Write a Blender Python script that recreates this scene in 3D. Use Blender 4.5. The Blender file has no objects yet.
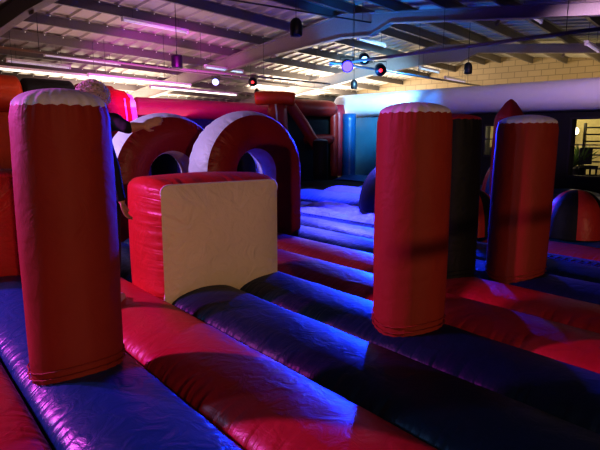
import bpy, math, random
from mathutils import Vector, Matrix, noise
random.seed(7)
C = bpy.context.scene.collection
PI = math.pi
# ------------------------------------------------------------------ camera
F, HOR, CZ = 530.0, 141.0, 1.80
pitch = math.atan((225-HOR)/F)
cam = bpy.data.objects.new('camera', bpy.data.cameras.new('camera'))
C.objects.link(cam); bpy.context.scene.camera = cam
cam.location = (0, 0, CZ); cam.rotation_euler = (PI/2-pitch, 0, 0)
cam.data.sensor_width = 36; cam.data.lens = F/600*36; cam.data.clip_end = 200
cp, sp = math.cos(pitch), math.sin(pitch)
def ray(px, py):
    a, b = (px-300)/F, (225-py)/F
    return Vector((a, cp+b*sp, -sp+b*cp))
def onz(px, py, z):
    r = ray(px, py); t = (z-CZ)/r.z
    return Vector((0, 0, CZ))+r*t
def atd(px, py, d):
    r = ray(px, py); return Vector((0, 0, CZ))+r*(d/r.y)
# axes of the play course: U along the floor tubes (far left), V across them (far right)
rU = ray(-130, HOR); U = Vector((rU.x, rU.y, 0)).normalized(); V = Vector((U.y, -U.x, 0))
# axes of the building: P along the purlins, Q along the portal frames
P = Vector((.631, .776, 0)).normalized(); Q = Vector((P.y, -P.x, 0))
def uv2w(u, v, z=0): return U*u+V*v+Vector((0, 0, z))
ANG = math.atan2(V.y, V.x)           # object x axis along V, y axis along U
BANG = math.atan2(P.y, P.x)

# ------------------------------------------------------------------ materials
MATS = {}
def nt(name):
    m = bpy.data.materials.new(name); m.use_nodes = True
    n = m.node_tree.nodes; l = m.node_tree.links
    return m, n, l, n['Principled BSDF']
def pvc(name, col, rough=.42, wr=.8, fine=.12, var=.15, ex=3.0, spec=.42):
    """coated inflatable fabric: puckers beside its seams (uv.y = 0 or 1), faint creases everywhere"""
    if name in MATS: return MATS[name]
    m, n, l, b = nt(name)
    b.inputs['Roughness'].default_value = rough
    b.inputs['Specular IOR Level'].default_value = spec
    uv = n.new('ShaderNodeUVMap'); uv.uv_map = 'UVMap'
    mp = n.new('ShaderNodeMapping'); mp.inputs['Scale'].default_value = (11, 1.3, 1)
    l.new(uv.outputs[0], mp.inputs[0])
    no = n.new('ShaderNodeTexNoise'); no.inputs['Scale'].default_value = 1.0; no.inputs['Detail'].default_value = 2
    no.inputs['Distortion'].default_value = .6
    l.new(mp.outputs[0], no.inputs[0])
    sx = n.new('ShaderNodeSeparateXYZ'); l.new(uv.outputs[0], sx.inputs[0])
    a = n.new('ShaderNodeMath'); a.operation = 'MULTIPLY_ADD'; a.inputs[1].default_value = 2; a.inputs[2].default_value = -1
    l.new(sx.outputs['Y'], a.inputs[0])
    ab = n.new('ShaderNodeMath'); ab.operation = 'ABSOLUTE'; l.new(a.outputs[0], ab.inputs[0])
    pw = n.new('ShaderNodeMath'); pw.operation = 'POWER'; pw.inputs[1].default_value = ex; l.new(ab.outputs[0], pw.inputs[0])
    mu = n.new('ShaderNodeMath'); mu.operation = 'MULTIPLY'; l.new(no.outputs[0], mu.inputs[0]); l.new(pw.outputs[0], mu.inputs[1])
    tc = n.new('ShaderNodeTexCoord')
    n2 = n.new('ShaderNodeTexNoise'); n2.inputs['Scale'].default_value = 7; n2.inputs['Detail'].default_value = 5
    n2.inputs['Distortion'].default_value = 1.2
    l.new(tc.outputs['Object'], n2.inputs[0])
    b1 = n.new('ShaderNodeBump'); b1.inputs['Strength'].default_value = wr; b1.inputs['Distance'].default_value = .05
    b2 = n.new('ShaderNodeBump'); b2.inputs['Strength'].default_value = fine*3; b2.inputs['Distance'].default_value = .03
    l.new(mu.outputs[0], b1.inputs['Height']); l.new(n2.outputs[0], b2.inputs['Height'])
    l.new(b1.outputs[0], b2.inputs['Normal']); l.new(b2.outputs[0], b.inputs['Normal'])
    n3 = n.new('ShaderNodeTexNoise'); n3.inputs['Scale'].default_value = 3; n3.inputs['Detail'].default_value = 3
    l.new(tc.outputs['Object'], n3.inputs[0])
    cr = n.new('ShaderNodeMix'); cr.data_type = 'RGBA'
    cr.inputs[6].default_value = tuple(c*(1-var) for c in col)+(1,)
    cr.inputs[7].default_value = tuple(min(1, c*(1+var)) for c in col)+(1,)
    l.new(n3.outputs[0], cr.inputs[0]); l.new(cr.outputs[2], b.inputs['Base Color'])
    MATS[name] = m; return m
def plain(name, col, rough=.6, metal=0, emit=None, es=1, bump=0, bscale=30):
    if name in MATS: return MATS[name]
    m, n, l, b = nt(name)
    b.inputs['Base Color'].default_value = (*col, 1); b.inputs['Roughness'].default_value = rough
    b.inputs['Metallic'].default_value = metal
    tc = n.new('ShaderNodeTexCoord'); no = n.new('ShaderNodeTexNoise'); no.inputs['Scale'].default_value = bscale
    l.new(tc.outputs['Object'], no.inputs[0])
    mx = n.new('ShaderNodeMix'); mx.data_type = 'RGBA'
    mx.inputs[6].default_value = (*[c*.82 for c in col], 1); mx.inputs[7].default_value = (*[min(1, c*1.15) for c in col], 1)
    l.new(no.outputs[0], mx.inputs[0]); l.new(mx.outputs[2], b.inputs['Base Color'])
    if bump:
        bp = n.new('ShaderNodeBump'); bp.inputs['Strength'].default_value = bump; bp.inputs['Distance'].default_value = .02
        l.new(no.outputs[0], bp.inputs['Height']); l.new(bp.outputs[0], b.inputs['Normal'])
    if emit:
        b.inputs['Emission Color'].default_value = (*emit, 1); b.inputs['Emission Strength'].default_value = es
    MATS[name] = m; return m
RED = pvc('red_vinyl', (.50, .036, .022))
REDP = pvc('red_pillar_vinyl', (.30, .036, .016), wr=.4, ex=9, fine=.08, rough=.62, spec=.28)
NAVY = pvc('navy_vinyl', (.005, .022, .055), rough=.46, spec=.3)
BLACK = pvc('black_vinyl', (.011, .011, .012), rough=.6, ex=9, spec=.25)
BLUE = pvc('blue_vinyl', (.003, .07, .20), rough=.36)
CREAM = pvc('cream_vinyl', (.92, .80, .58), rough=.5, fine=.25, wr=.5, var=.05)
WHITE = pvc('white_vinyl', (.8, .78, .8), rough=.5, wr=.6, var=.05)
BIGWHITE = pvc('white_tube_vinyl', (.75, .75, .8), rough=.5, wr=.2, fine=.05, var=.04)
PALE = pvc('pale_blue_vinyl', (.20, .20, .80), rough=.45, wr=.8, fine=.4)
ORANGE = pvc('orange_vinyl', (.55, .06, .012))
SEAM = plain('dark_webbing', (.008, .008, .012), .8)
STEEL = plain('painted_steel', (.29, .25, .24), .55, .0, bump=.1)
DARKSTEEL = plain('dark_steel', (.05, .05, .055), .5)
BLACKPL = plain('black_plastic', (.012, .012, .014), .45)
# ------------------------------------------------------------------ mesh helpers
def tag(o, label=None, cat=None, group=None, kind=None):
    if label: o['label'] = label
    if cat: o['category'] = cat
    if group: o['group'] = group
    if kind: o['kind'] = kind
    return o
class MB:
    def __init__(s): s.v = []; s.f = []; s.uv = []
    def add(s, vs, fs, uvs=None):
        b = len(s.v); s.v += [tuple(v) for v in vs]
        s.f += [tuple(i+b for i in f) for f in fs]
        s.uv += (uvs if uvs else [(0, .5)]*len(vs))
    def grid(s, rows, closed=False, ulen=None, vlen=None, flip=False):
        """rows: list of lists of points; uv.x along a row index i, uv.y along j"""
        n, m = len(rows), len(rows[0]); vs = [p for r in rows for p in r]; fs = []; uvs = []
        for i in range(n):
            for j in range(m):
                uvs.append(((ulen[i] if ulen else i*.1), (vlen[j] if vlen else j/(m-1))))
        for i in range(n-1):
            for j in range(m if closed else m-1):
                a = i*m+j; b_ = i*m+(j+1) % m; c = (i+1)*m+(j+1) % m; d = (i+1)*m+j
                fs.append((a, d, c, b_) if flip else (a, b_, c, d))
        s.add(vs, fs, uvs)
    def box(s, x0, x1, y0, y1, z0, z1, M=None):
        vs = [Vector((x, y, z)) for x in (x0, x1) for y in (y0, y1) for z in (z0, z1)]
        if M is not None: vs = [M @ v for v in vs]
        s.add(vs, [(0, 1, 3, 2), (4, 6, 7, 5), (0, 4, 5, 1), (2, 3, 7, 6), (0, 2, 6, 4), (1, 5, 7, 3)])
    def bar(s, a, b, w, h, up=Vector((0, 0, 1))):
        a, b = Vector(a), Vector(b); d = (b-a).normalized(); sd = d.cross(up).normalized(); u2 = sd.cross(d)
        vs = []
        for p in (a, b):
            for (i, j) in ((-1, -1), (1, -1), (1, 1), (-1, 1)): vs.append(p+sd*i*w/2+u2*j*h/2)
        s.add(vs, [(0, 3, 2, 1), (4, 5, 6, 7), (0, 1, 5, 4), (1, 2, 6, 5), (2, 3, 7, 6), (3, 0, 4, 7)])
    def tube(s, pts, rad, n=12, cap=True):
        pts = [Vector(p) for p in pts]; rows = []; L = 0; ul = []
        if not hasattr(rad, '__len__'): rad = [rad]*len(pts)
        ref = Vector((0, 0, 1)) if abs((pts[-1]-pts[0]).normalized().z) < .9 else Vector((1, 0, 0))
        for i, p in enumerate(pts):
            d = (pts[min(i+1, len(pts)-1)]-pts[max(i-1, 0)]).normalized()
            a = d.cross(ref).normalized(); b = a.cross(d)
            if i: L += (p-pts[i-1]).length
            ul.append(L)
            rows.append([p+(a*math.cos(t)+b*math.sin(t))*rad[i] for t in [2*PI*k/n for k in range(n)]])
        base = len(s.v)
        s.grid(rows, closed=True, ulen=[.5]*len(rows), vlen=[.5]*n)
        if cap:
            s.f.append(tuple(base+k for k in range(n))[::-1]); s.f.append(tuple(base+(len(rows)-1)*n+k for k in range(n)))
    def build(s, name, mat, parent=None, smooth=True, fix=True):
        me = bpy.data.meshes.new(name); me.from_pydata(s.v, [], s.f)
        ul = me.uv_layers.new(name='UVMap')
        for lp in me.loops: ul.data[lp.index].uv = s.uv[lp.vertex_index]
        if fix:
            import bmesh
            bm = bmesh.new(); bm.from_mesh(me); bmesh.ops.recalc_face_normals(bm, faces=bm.faces); bm.to_mesh(me); bm.free()
        if smooth: me.polygons.foreach_set('use_smooth', [True]*len(me.polygons))
        me.materials.append(mat); me.update()
        o = bpy.data.objects.new(name, me); C.objects.link(o)
        if parent: o.parent = parent
        return o
def empty(name, loc=(0, 0, 0), rz=0):
    o = bpy.data.objects.new(name, None); C.objects.link(o); o.location = loc; o.rotation_euler = (0, 0, rz)
    o.empty_display_size = .2
    return o
def copy_tree(o, parent=None):
    c = o.copy(); C.objects.link(c)
    if parent: c.parent = parent
    for ch in [x for x in bpy.data.objects if x.parent == o]: copy_tree(ch, c)
    return c

# ------------------------------------------------------------------ bed of floor tubes
ZS, HC = .345, .165                                 # seam height, crest rise
def seam_v(n):                                     # v coordinate of seam n (0 = left edge of the blue tube)
    s = (450-HOR)/(187+192*n); p = onz(-130+(450-HOR)/s, 450, ZS+.05) if False else None
    return None
w0 = onz(57, 450, .40); w4 = onz(57+192*3, 450, .40)
V0 = w0.dot(V); DV = (w4.dot(V)-V0)/3
def vrow(n): return V0+DV*n
def bed_z(p):
    t = ((p.dot(V)-V0)/DV) % 1.0
    return ZS+HC*math.sqrt(max(0, 1-(2*t-1)**2))**.9
def tube_mesh(mb, v0, v1, u0, u1, zs, hc, step=.09, n=16, seed=0, wob=.006, lump=0, ax=(None, None)):
    A, B = ax if ax[0] else (U, V)
    rows = []; ul = []; N = max(2, int((u1-u0)/step))
    for i in range(N+1):
        u = u0+(u1-u0)*i/N; r = []
        endf = min(1, (u-u0)/.15, (u1-u)/.15) if lump >= 0 else 1
        endf = math.sqrt(max(0, 1-(1-endf)**2))
        for j in range(n+1):
            a = PI*j/n; c = -math.cos(a); v = v0+(v1-v0)*(c+1)/2
            z = zs+hc*math.sin(a)**.9*(.25+.75*endf)
            q = Vector((u*2.5, v*5, seed*3.1))
            e = abs(c)**3
            z += wob*noise.noise(q)*math.sin(a)+.012*e*noise.noise(Vector((u*18, v*2, seed)))*math.sin(a)
            if lump: z += abs(lump)*noise.noise(Vector((u*.9, v*2, seed+9)))*math.sin(a)
            w = A*u+B*v; r.append(Vector((w.x, w.y, z)))
        rows.append(r); ul.append(u)
    mb.grid(rows, ulen=ul, vlen=[(1-math.cos(PI*j/n))/2 for j in range(n+1)])
    # hidden flanks down to the ground
bed = empty('inflatable_bed', (0, 0, 0))
tag(bed, 'long bouncy floor of parallel red and navy air tubes under the pillars', 'inflatable')
NB = 8
REDB = pvc('red_floor_vinyl', (.46, .028, .036))
cols = {-3: NAVY, -2: REDB, -1: REDB, 0: BLUE, 1: REDB, 2: NAVY, 3: NAVY, 4: REDB, 5: REDB, 6: NAVY, 7: NAVY}
names = {'red_floor_vinyl': 'red', 'red_vinyl': 'red', 'navy_vinyl': 'navy', 'blue_vinyl': 'blue'}
for k, mt in cols.items():
    mb = MB(); tube_mesh(mb, vrow(k)+.004, vrow(k+1)-.004, -4.5, 9.0, ZS, HC, seed=k)
    o = mb.build('air_tube', mt, bed); o['label'] = names[mt.name]+' vinyl floor tube'
mb = MB()
M_ = Matrix.Rotation(ANG, 4, 'Z')
mb.box(vrow(-3), vrow(8), -4.5, 9.0, .0, ZS-.01, M_)
mb.build('underside', SEAM, bed, smooth=False)
# zig-zag lacing net along the far edge of the bed
mb = MB(); zt = ZS+.07
v8, v9 = vrow(8), vrow(8.55)
for i in range(150):
    u = -4.4+i*.088
    mb.bar(uv2w(u, v8, zt), uv2w(u+.044, v9, zt), .016, .01); mb.bar(uv2w(u+.044, v9, zt), uv2w(u+.088, v8, zt), .016, .01)
mb.bar(uv2w(-4.5, v8, zt), uv2w(9, v8, zt), .05, .03); mb.bar(uv2w(-4.5, v9, zt), uv2w(9, v9, zt), .05, .03)
mb.build('lacing', plain('blue_webbing', (.03, .05, .22), .6), bed, smooth=False)

bed2 = empty('inflatable_bed', (0, 0, 0))
tag(bed2, 'far bouncy floor of red and pale tubes beyond the laced edge of the nearest bed', 'inflatable')
def part2(k0, k1, u0, u1, mt, lab, lump=0, zs=ZS, hc=.14, **kw):
    mb = MB(); tube_mesh(mb, vrow(k0), vrow(k1), u0, u1, zs, hc, step=.12, seed=k0*3, lump=lump, **kw)
    o = mb.build('air_tube', mt, bed2); o['label'] = lab
UR = onz(470, 235, .5).dot(U)
part2(8.6, 9.9, UR, 9, PALE, 'wrinkled lilac blue mat', lump=-.05, hc=.09, wob=.10)
part2(9.9, 11.2, UR, 9, PALE, 'wrinkled lilac blue mat', lump=-.05, hc=.09, wob=.09)
part2(8.7, 9.9, -7, UR, RED, 'red vinyl floor tube', hc=.12)
part2(9.9, 11.2, -7, UR, BLUE, 'blue vinyl floor tube', hc=.12)
for i in range(4): part2(11.2+i*1.9, 13.1+i*1.9, -9, 11, BLUE if i != 1 else PALE, 'blue vinyl floor tube', lump=-.02, hc=.20)
vB = vrow(18.8)
VE = (atd(345, 172, 21.5)).dot(V)-.35
for i in range(11):                                  # far field: fat tubes lying across
    mb = MB(); u0 = -6+i*1.9
    tube_mesh(mb, u0, u0+1.9, vB, VE, ZS, .22, step=.3, n=12, seed=i, ax=(V, U))
    o = mb.build('air_tube', BLUE, bed2); o['label'] = 'blue vinyl floor tube lying crosswise'
mb = MB(); mb.box(vrow(8.6), VE, -9, 15, 0, ZS-.01, M_); mb.build('underside', SEAM, bed2, smooth=False)

# ------------------------------------------------------------------ pillars
def pillar(x, y, r, zr, zap, body, cap, label, bands=True, group=None, sink=.03, zf=None, seed=0, lean=0):
    t = empty('inflatable_pillar', (x, y, 0)); tag(t, label, 'inflatable pillar', group)
    n = 72; rows = []; N = 26
    ring0 = []
    for i in range(N+1):
        f = i/N; r_ = []
        for k in range(n):
            a = 2*PI*k/n
            zb = (bed_z(Vector((x+r*math.cos(a), y+r*math.sin(a), 0)))-sink) if zf is None else zf
            z = zb+(zr-zb)*f
            rr = r*(1+.035*math.sin(PI*f)**.6-.02*(f < .05))
            e = max(0, 1-(1-f)*9)+max(0, 1-f*12)
            rr += .0045*e*math.cos(a*23+3*noise.noise(Vector((a*2, seed, 0))))+.004*noise.noise(Vector((math.cos(a)*3, math.sin(a)*3, z*3+seed)))
            if f > .97: rr -= .012
            zz = z+(.005*math.cos(a*23+3*noise.noise(Vector((a*2, seed, 0)))) if f > .97 else 0)
            r_.append(Vector((rr*math.cos(a)+lean*f, rr*math.sin(a), zz)))
        rows.append(r_)
    mb = MB(); 
    # uv: x around in metres, y height
    cols_ = [[rows[i][k % n] for i in range(N+1)] for k in range(n+1)]
    mb.grid(cols_, ulen=[2*PI*r*k/n*(1) for k in range(n+1)], vlen=[i/N for i in range(N+1)])
    bd = mb.build('body', body, t)
    mb = MB(); top = rows[-1]; caprows = [top]
    for i in range(1, 9):
        g = i/8; q = math.cos(g*PI/2); s = math.sin(g*PI/2)
        caprows.append([Vector(((p.x-lean)*(q if i < 8 else .001)+lean, p.y*(q if i < 8 else .001), p.z*(1-s)+(zap)*s)) for p in top])
    cc = [[caprows[i][k % n] for i in range(9)] for k in range(n+1)]
    mb.grid(cc, ulen=[2*PI*r*k/n for k in range(n+1)], vlen=[.5+.5*(1-i/8)**1 for i in range(9)])
    mb.build('top_cap', cap, t)
    if bands:
        mb = MB()
        for dz, rr in ((.06, .004), (.10, .004)):
            mb.tube([rows[0][k % n]*1.0+Vector((0, 0, dz))+Vector((math.cos(2*PI*k/n), math.sin(2*PI*k/n), 0))*(.014) for k in range(n+1)], .005, n=6, cap=False)
        mb.build('seam_band', body, bd)
    return t
dd = lambda px, d: (px-300)/F*d
PV = None
pillar(-1.325, 3.00, .255, 1.985, 2.085, REDP, WHITE, 'tall red inflatable pillar on the blue tube, nearest at the left, with white cap', seed=1)
pillar(.785, 3.70, .25, 1.985, 2.06, REDP, WHITE, 'red inflatable pillar with white cap right of the cream block, standing in front of the black pillar', seed=2)
pillar(dd(520.5, 5.22), 5.22, .275, 1.965, 2.05, REDP, WHITE, 'red inflatable pillar with white cap farthest right, blue light down its left edge', seed=3, lean=.03)
pillar(dd(448, 5.2), 5.2, .29, 2.0, 2.06, BLACK, RED, 'black inflatable pillar with red cap between the two right hand red pillars', seed=4)
pillar(dd(320.5, 18.3), 18.3, .25, 1.80, 1.88, BLACK, BLUE, 'small dark distant pillar before the red framed climbing tower', zf=.5, bands=False)
pillar(dd(165, 13), 13, .3, 1.72, 1.8, BLACK, BLACK, 'dark distant pillar seen through the opening of the left arch', zf=.5, bands=False)
pillar(dd(243, 13), 13, .3, 1.72, 1.8, BLACK, BLACK, 'dark distant pillar seen through the opening of the right arch', zf=.5, bands=False)

# ------------------------------------------------------------------ blocks
def outline(w, h, rc, k):
    """rounded rectangle perimeter (x, z), k points a side-ish, starting bottom centre"""
    pts = []
    segs = [((w/2-rc), rc, -PI/2), ((w/2-rc), h-rc, 0), (-(w/2-rc), h-rc, PI/2), (-(w/2-rc), rc, PI)]
    for si, (cx, cz, a0) in enumerate(segs):
        for i in range(7): 
            a = a0+PI/2*i/6; pts.append((cx+rc*math.cos(a), cz+rc*math.sin(a)))
        nx = segs[(si+1) % 4]; a1 = nx[2]
        ex, ez = nx[0]+rc*math.cos(a1), nx[1]+rc*math.sin(a1)
        sx, sz = pts[-1]
        for i in range(1, k): pts.append((sx+(ex-sx)*i/k, sz+(ez-sz)*i/k))
    return pts
def block(p0, w, dpt, h, body, face, label, zb=.40, rc=.07):
    """p0: front left bottom corner; width along V, depth along U"""
    c = Vector((p0.x, p0.y, 0))+V*(w/2)
    t = empty('inflatable_block', (c.x, c.y, zb), ANG); tag(t, label, 'inflatable block')
    O = outline(w, h, rc, 22); n = len(O)
    cx, cz = 0, h/2
    rows = []; N = 18
    per = [0]
    for i in range(1, n+1): per.append(per[-1]+math.dist(O[i % n], O[i-1]))
    for i in range(N+1):
        f = i/N
        bul = .075*math.sin(PI*min(1, f*1.15))**.7 if f*1.15 < 1 else 0
        back = max(0, (f-.72)/.28); ins = .20*(1-math.sqrt(max(0, 1-back**2)))
        row = []
        for j, (x, z) in enumerate(O):
            dx, dz = (x-cx)/(w/2), (z-cz)/(h/2)
            L = math.hypot(dx, dz) or 1
            nx, nz = (dx/L)**3 if abs(dx) < abs(dz) else dx/L, (dz/L)**3 if abs(dz) < abs(dx) else dz/L
            off = bul-ins
            e = max(0, 1-f*5)
            off += .011*e*f*5*4*math.cos(per[j]*52+4*noise.noise(Vector((per[j]*3, 1, 0))))*(.5)
            X, Z = x+nx*off, z+nz*off
            if Z < 0: Z = 0
            row.append(Vector((X, f*dpt, Z)))
        rows.append(row)
    mb = MB(); cols_ = [[rows[i][j % n] for i in range(N+1)] for j in range(n+1)]
    mb.grid(cols_, ulen=per, vlen=[.5+.5*(1-i/N) for i in range(N+1)])
    last = rows[-1]; prev = last
    rr = [last]+[[Vector((p.x*(1-g), dpt+.10*math.sqrt(1-(1-g)**2)*.6, (p.z-h/2)*(1-g)+h/2)) for p in last] for g in (.3, .6, .85, .999)]
    cc = [[rr[i][j % n] for i in range(5)] for j in range(n+1)]; mb.grid(cc, ulen=per, vlen=[.5]*5)
    mb.build('body', body, t)
    mb = MB(); fr = rows[0]; rr = []
    for i in range(15):
        g = 1-(i/14)**1.0
        g2 = max(.001, g); d = .085*(1-g2**4)
        rr.append([Vector((p.x*g2, -d+.006*(g2 > .8)*(g2 < .99)*math.cos(per[j]*70), (p.z-h/2)*g2+h/2)) for j, p in enumerate(fr)])
    cc = [[rr[i][j % n] for i in range(15)] for j in range(n+1)]
    mb.grid(cc, ulen=per, vlen=[.5+.5*(1-i/14) for i in range(15)])
    fp_ = mb.build('front_panel', face, t)
    mb = MB(); mb.tube([p+Vector((0, -.002, 0)) for p in fr]+[fr[0]], .008, n=6, cap=False)
    mb.build('piping', WHITE if face == CREAM else body, fp_)
    return t
pb = onz(165, 302, .42); pr = onz(276, 276, .42)
wB = (pr-pb).dot(V)
block(pb, wB*.945, .88, 1.05, RED, CREAM, 'red inflatable block with plain cream front panel left of the centre', zb=.38)
pl = onz(24, 281, .42)
block(pl-V*1.15, 1.25, .9, 1.08, RED, RED, 'plain red inflatable block cut off by the left edge behind the nearest pillar', zb=.38)

# ------------------------------------------------------------------ arches
REDSHADE = pvc('shaded_red_vinyl', (.32, .017, .012), wr=.9)  # darker copy of the red vinyl, shade put into its colour
def arch(cx, cy, R, th, leg, dpt, label, zb=.42):
    t = empty('inflatable_arch', (cx, cy, zb), ANG); tag(t, label, 'inflatable arch')
    r = R-th
    path = []                       # centre curve direction angles
    prof = []                       # (outer, inner) pairs
    NL, NA = 9, 40
    S = []
    for i in range(NL): S.append((-1, i/NL*leg, None))
    for i in range(NA+1): S.append((0, leg, PI-PI*i/NA))
    for i in range(NL-1, -1, -1): S.append((1, i/NL*leg, None))
    def pt(s, rad):
        k, z, a = s
        if a is None: return Vector((k*rad, 0, z))
        return Vector((rad*math.cos(a), 0, leg+rad*math.sin(a)))
    L = [0]
    for i in range(1, len(S)): L.append(L[-1]+(pt(S[i], R)-pt(S[i-1], R)).length)
    def strip(fn, name, mat, m=12, uvc=True):
        rows = [[fn(s, j/m, L[i]) for j in range(m+1)] for i, s in enumerate(S)]
        mb = MB(); mb.grid(rows, ulen=L, vlen=[j/m for j in range(m+1)]); return mb.build(name, mat, t)
    def pk(l, e): return .008*e*math.cos(l*38+3*noise.noise(Vector((l*2, 0, 0))))
    def face(side):
        def fn(s, f, l):
            p = pt(s, r+th*f); b = .09*math.sin(PI*f)**.7+pk(l, abs(2*f-1)**2*(0 < f < 1))
            p.y = (-b if side < 0 else dpt+b); return p
        return fn
    def rim(outer):
        def fn(s, f, l):
            b = .07*math.sin(PI*f)**.7+pk(l, abs(2*f-1)**2*(0 < f < 1))
            p = pt(s, R+b if outer else r-b*.7); p.y = dpt*f; return p
        return fn
    strip(face(-1), 'front_face', REDSHADE); strip(face(1), 'rear_face', REDSHADE)
    strip(rim(True), 'outer_rim', WHITE); strip(rim(False), 'inner_rim', WHITE)
    return t
arch(-.60, 7.42, .78, .45, .95, .52, 'red faced inflatable arch with white rim directly behind the cream fronted block')
arch(-1.86, 7.80, .86, .48, .86, .52, 'red faced inflatable arch with white rim, the left of two, beside the reaching person')

# ------------------------------------------------------------------ domes / humps
def dome(px, base, R, h, mats, label, d=None, rot=0, zf=.46):
    p = onz(px, base, zf+.04)
    if d: p = atd(px, base, d)
    t = empty('inflatable_dome', (p.x, p.y, zf), rot); tag(t, label, 'inflatable dome')
    G = len(mats)
    for g in range(G):
        mb = MB(); rows = []
        for i in range(9):
            a = 2*PI*(g+i/8)/G; row = []
            for j in range(15):
                b = PI/2*j/14; rr = R*math.cos(b)**.8*(1+.05*math.sin(PI*i/8)) if j < 14 else .001
                row.append(Vector((rr*math.cos(a), rr*math.sin(a), h*math.sin(b)*(1+.0*math.sin(PI*i/8)))))
            rows.append(row)
        mb.grid(rows, ulen=[i*.05 for i in range(9)], vlen=[.5]*15)
        mb.build('gore', mats[g], t)
    return t
MAG = RED
dome(574, 233, .40, .66, [RED, BLACK]*3, 'low dome striped red and black at the far right edge of the bed', rot=.12)
dome(469, 230, .40, .66, [BLACK, RED]*4, 'low dome striped black and red half hidden behind the black pillar', rot=.25)
dome(393, 207, .66, .92, [BLACK]*8, 'black dome peeking out left of the middle red pillar')
dome(503, 197, .48, .9, [BLUE, RED]*4, 'distant blue and red dome behind the farthest right pillar', rot=.2)

# cone topped post
p = atd(508, 150, 10)
t = empty('inflatable_post', (p.x, p.y, .5), .5); tag(t, 'dark red post with pyramid top rising behind the farthest right pillar', 'inflatable post')
mb = MB(); rows = []
for z, s in ((0, .20), (.5, .22), (1.2, .22), (1.70, .205), (1.77, .19), (2.0, .07), (2.06, .015)):
    row = []
    for k in range(32):
        a = 2*PI*k/32; c, sn = math.cos(a), math.sin(a); q = s/max(abs(c), abs(sn))**.8
        row.append(Vector((q*c, q*sn, z)))
    rows.append(row)
cc = [[rows[i][k % 32] for i in range(7)] for k in range(33)]
mb.grid(cc, ulen=[k*.05 for k in range(33)], vlen=[i/6 for i in range(7)])
mb.build('body', REDSHADE, t)
mb = MB(); mb.tube([Vector((.2*math.cos(2*PI*k/24), .2*math.sin(2*PI*k/24), 1.73)) for k in range(25)], .012, n=6, cap=False); mb.build('piping', RED, t)

# ------------------------------------------------------------------ perimeter walls
Zt0, RT = 2.74, .40                                   # underside of the top tubes, radius
corner = Vector((dd(343, 21.5), 21.5, 0))
def fat_tube(mb, a, b, r, n=24, m=30, bul=.03, e0=True, e1=True):
    a, b = Vector(a), Vector(b); pts = []; rad = []
    L = (b-a).length
    for i in range(m+1):
        f = i/m; pts.append(a+(b-a)*f)
    pts = []; rad = []
    cap = 7
    for i in range(cap+1):
        g = i/cap; pts.append(a+(b-a).normalized()*(r*.35*(1-math.cos(g*PI/2)))); rad.append(max(.002, r*math.sin(g*PI/2)))
    for i in range(1, m):
        pts.append(a+(b-a)*(r*.35/L+(1-.7*r/L)*i/m)); rad.append(r*(1+bul*abs(math.sin(PI*i/m*round(L/2.2)))))
    for i in range(cap, -1, -1):
        g = i/cap; pts.append(b-(b-a).normalized()*(r*.35*(1-math.cos(g*PI/2)))); rad.append(max(.002, r*math.sin(g*PI/2)))
    mb.tube(pts, rad, n=n)
def panel(mb, a, b, z0, z1, th, holes=()):
    """wall slab from a to b with rectangular holes given as (s0, s1, z0, z1) along it"""
    a, b = Vector(a), Vector(b); L = (b-a).length; d = (b-a)/L; nrm = Vector((-d.y, d.x, 0))
    xs = sorted({0, L, *[h[0] for h in holes], *[h[1] for h in holes]})
    zs = sorted({z0, z1, *[h[2] for h in holes], *[h[3] for h in holes]})
    for i in range(len(xs)-1):
        for j in range(len(zs)-1):
            xm, zm = (xs[i]+xs[i+1])/2, (zs[j]+zs[j+1])/2
            if any(h[0] < xm < h[1] and h[2] < zm < h[3] for h in holes): continue
            M = Matrix(((d.x, nrm.x, 0, a.x), (d.y, nrm.y, 0, a.y), (0, 0, 1, 0), (0, 0, 0, 1)))
            mb.box(xs[i], xs[i+1], 0, th, zs[j], zs[j+1], M)
# right wall with the big white tube: runs from the corner toward the near right
wr_ = empty('inflatable_wall'); tag(wr_, 'dark perimeter wall topped by one huge white tube at the right', 'inflatable wall')
D = Vector((.62, -.785, 0)).normalized(); N_ = Vector((-D.y, D.x, 0))
a0 = corner; 
pA = atd(339, 106.5, 22.0); pB = atd(600, 94, 14.2); dW = (pB-pA).normalized()
pE = pB+dW*5
mb = MB(); fat_tube(mb, pA, pE, .425, m=60, bul=.012); mb.build('top_tube', BIGWHITE, wr_)
base0 = Vector((pA.x, pA.y, 0)); base1 = Vector((pE.x, pE.y, 0)); dB = (base1-base0).normalized()
def s_of(px):     # distance along the wall line where the sight line of a column meets it
    r = ray(px, HOR); n2 = Vector((-dB.y, dB.x, 0)); t = base0.dot(n2)/Vector((r.x, r.y, 0)).dot(n2)
    q = Vector((r.x, r.y, 0))*t; return (q-base0).dot(dB), q.y
def z_at(py, px):
    s, d = s_of(px); return atd(px, py, d).z
sT = s_of(380)[0]
holes = [(s_of(571)[0], s_of(640)[0], z_at(176, 585), z_at(119, 585)), (s_of(485.5)[0], s_of(505)[0], z_at(155, 492), z_at(126, 492))]
mb = MB(); panel(mb, base0+dB*sT, base1, 0, 2.75, .25, [(h[0]-sT, h[1]-sT, h[2], h[3]) for h in holes]); mb.build('panel', BLACK, wr_, smooth=False)
mb = MB(); panel(mb, base0+dB*.5, base0+dB*sT, 0, 2.75, .25); mb.build('end_panel', pvc('teal_vinyl', (.02, .12, .20)), wr_, smooth=False)
mb = MB(); q = atd(349, HOR, 20.6); q.z = 0; mb.tube([q+Vector((0, 0, z*.235)) for z in range(0, 13)], [.25+.015*(z % 2) for z in range(13)], n=24); mb.build('corner_tube', BLUE, wr_)
mb = MB()
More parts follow.
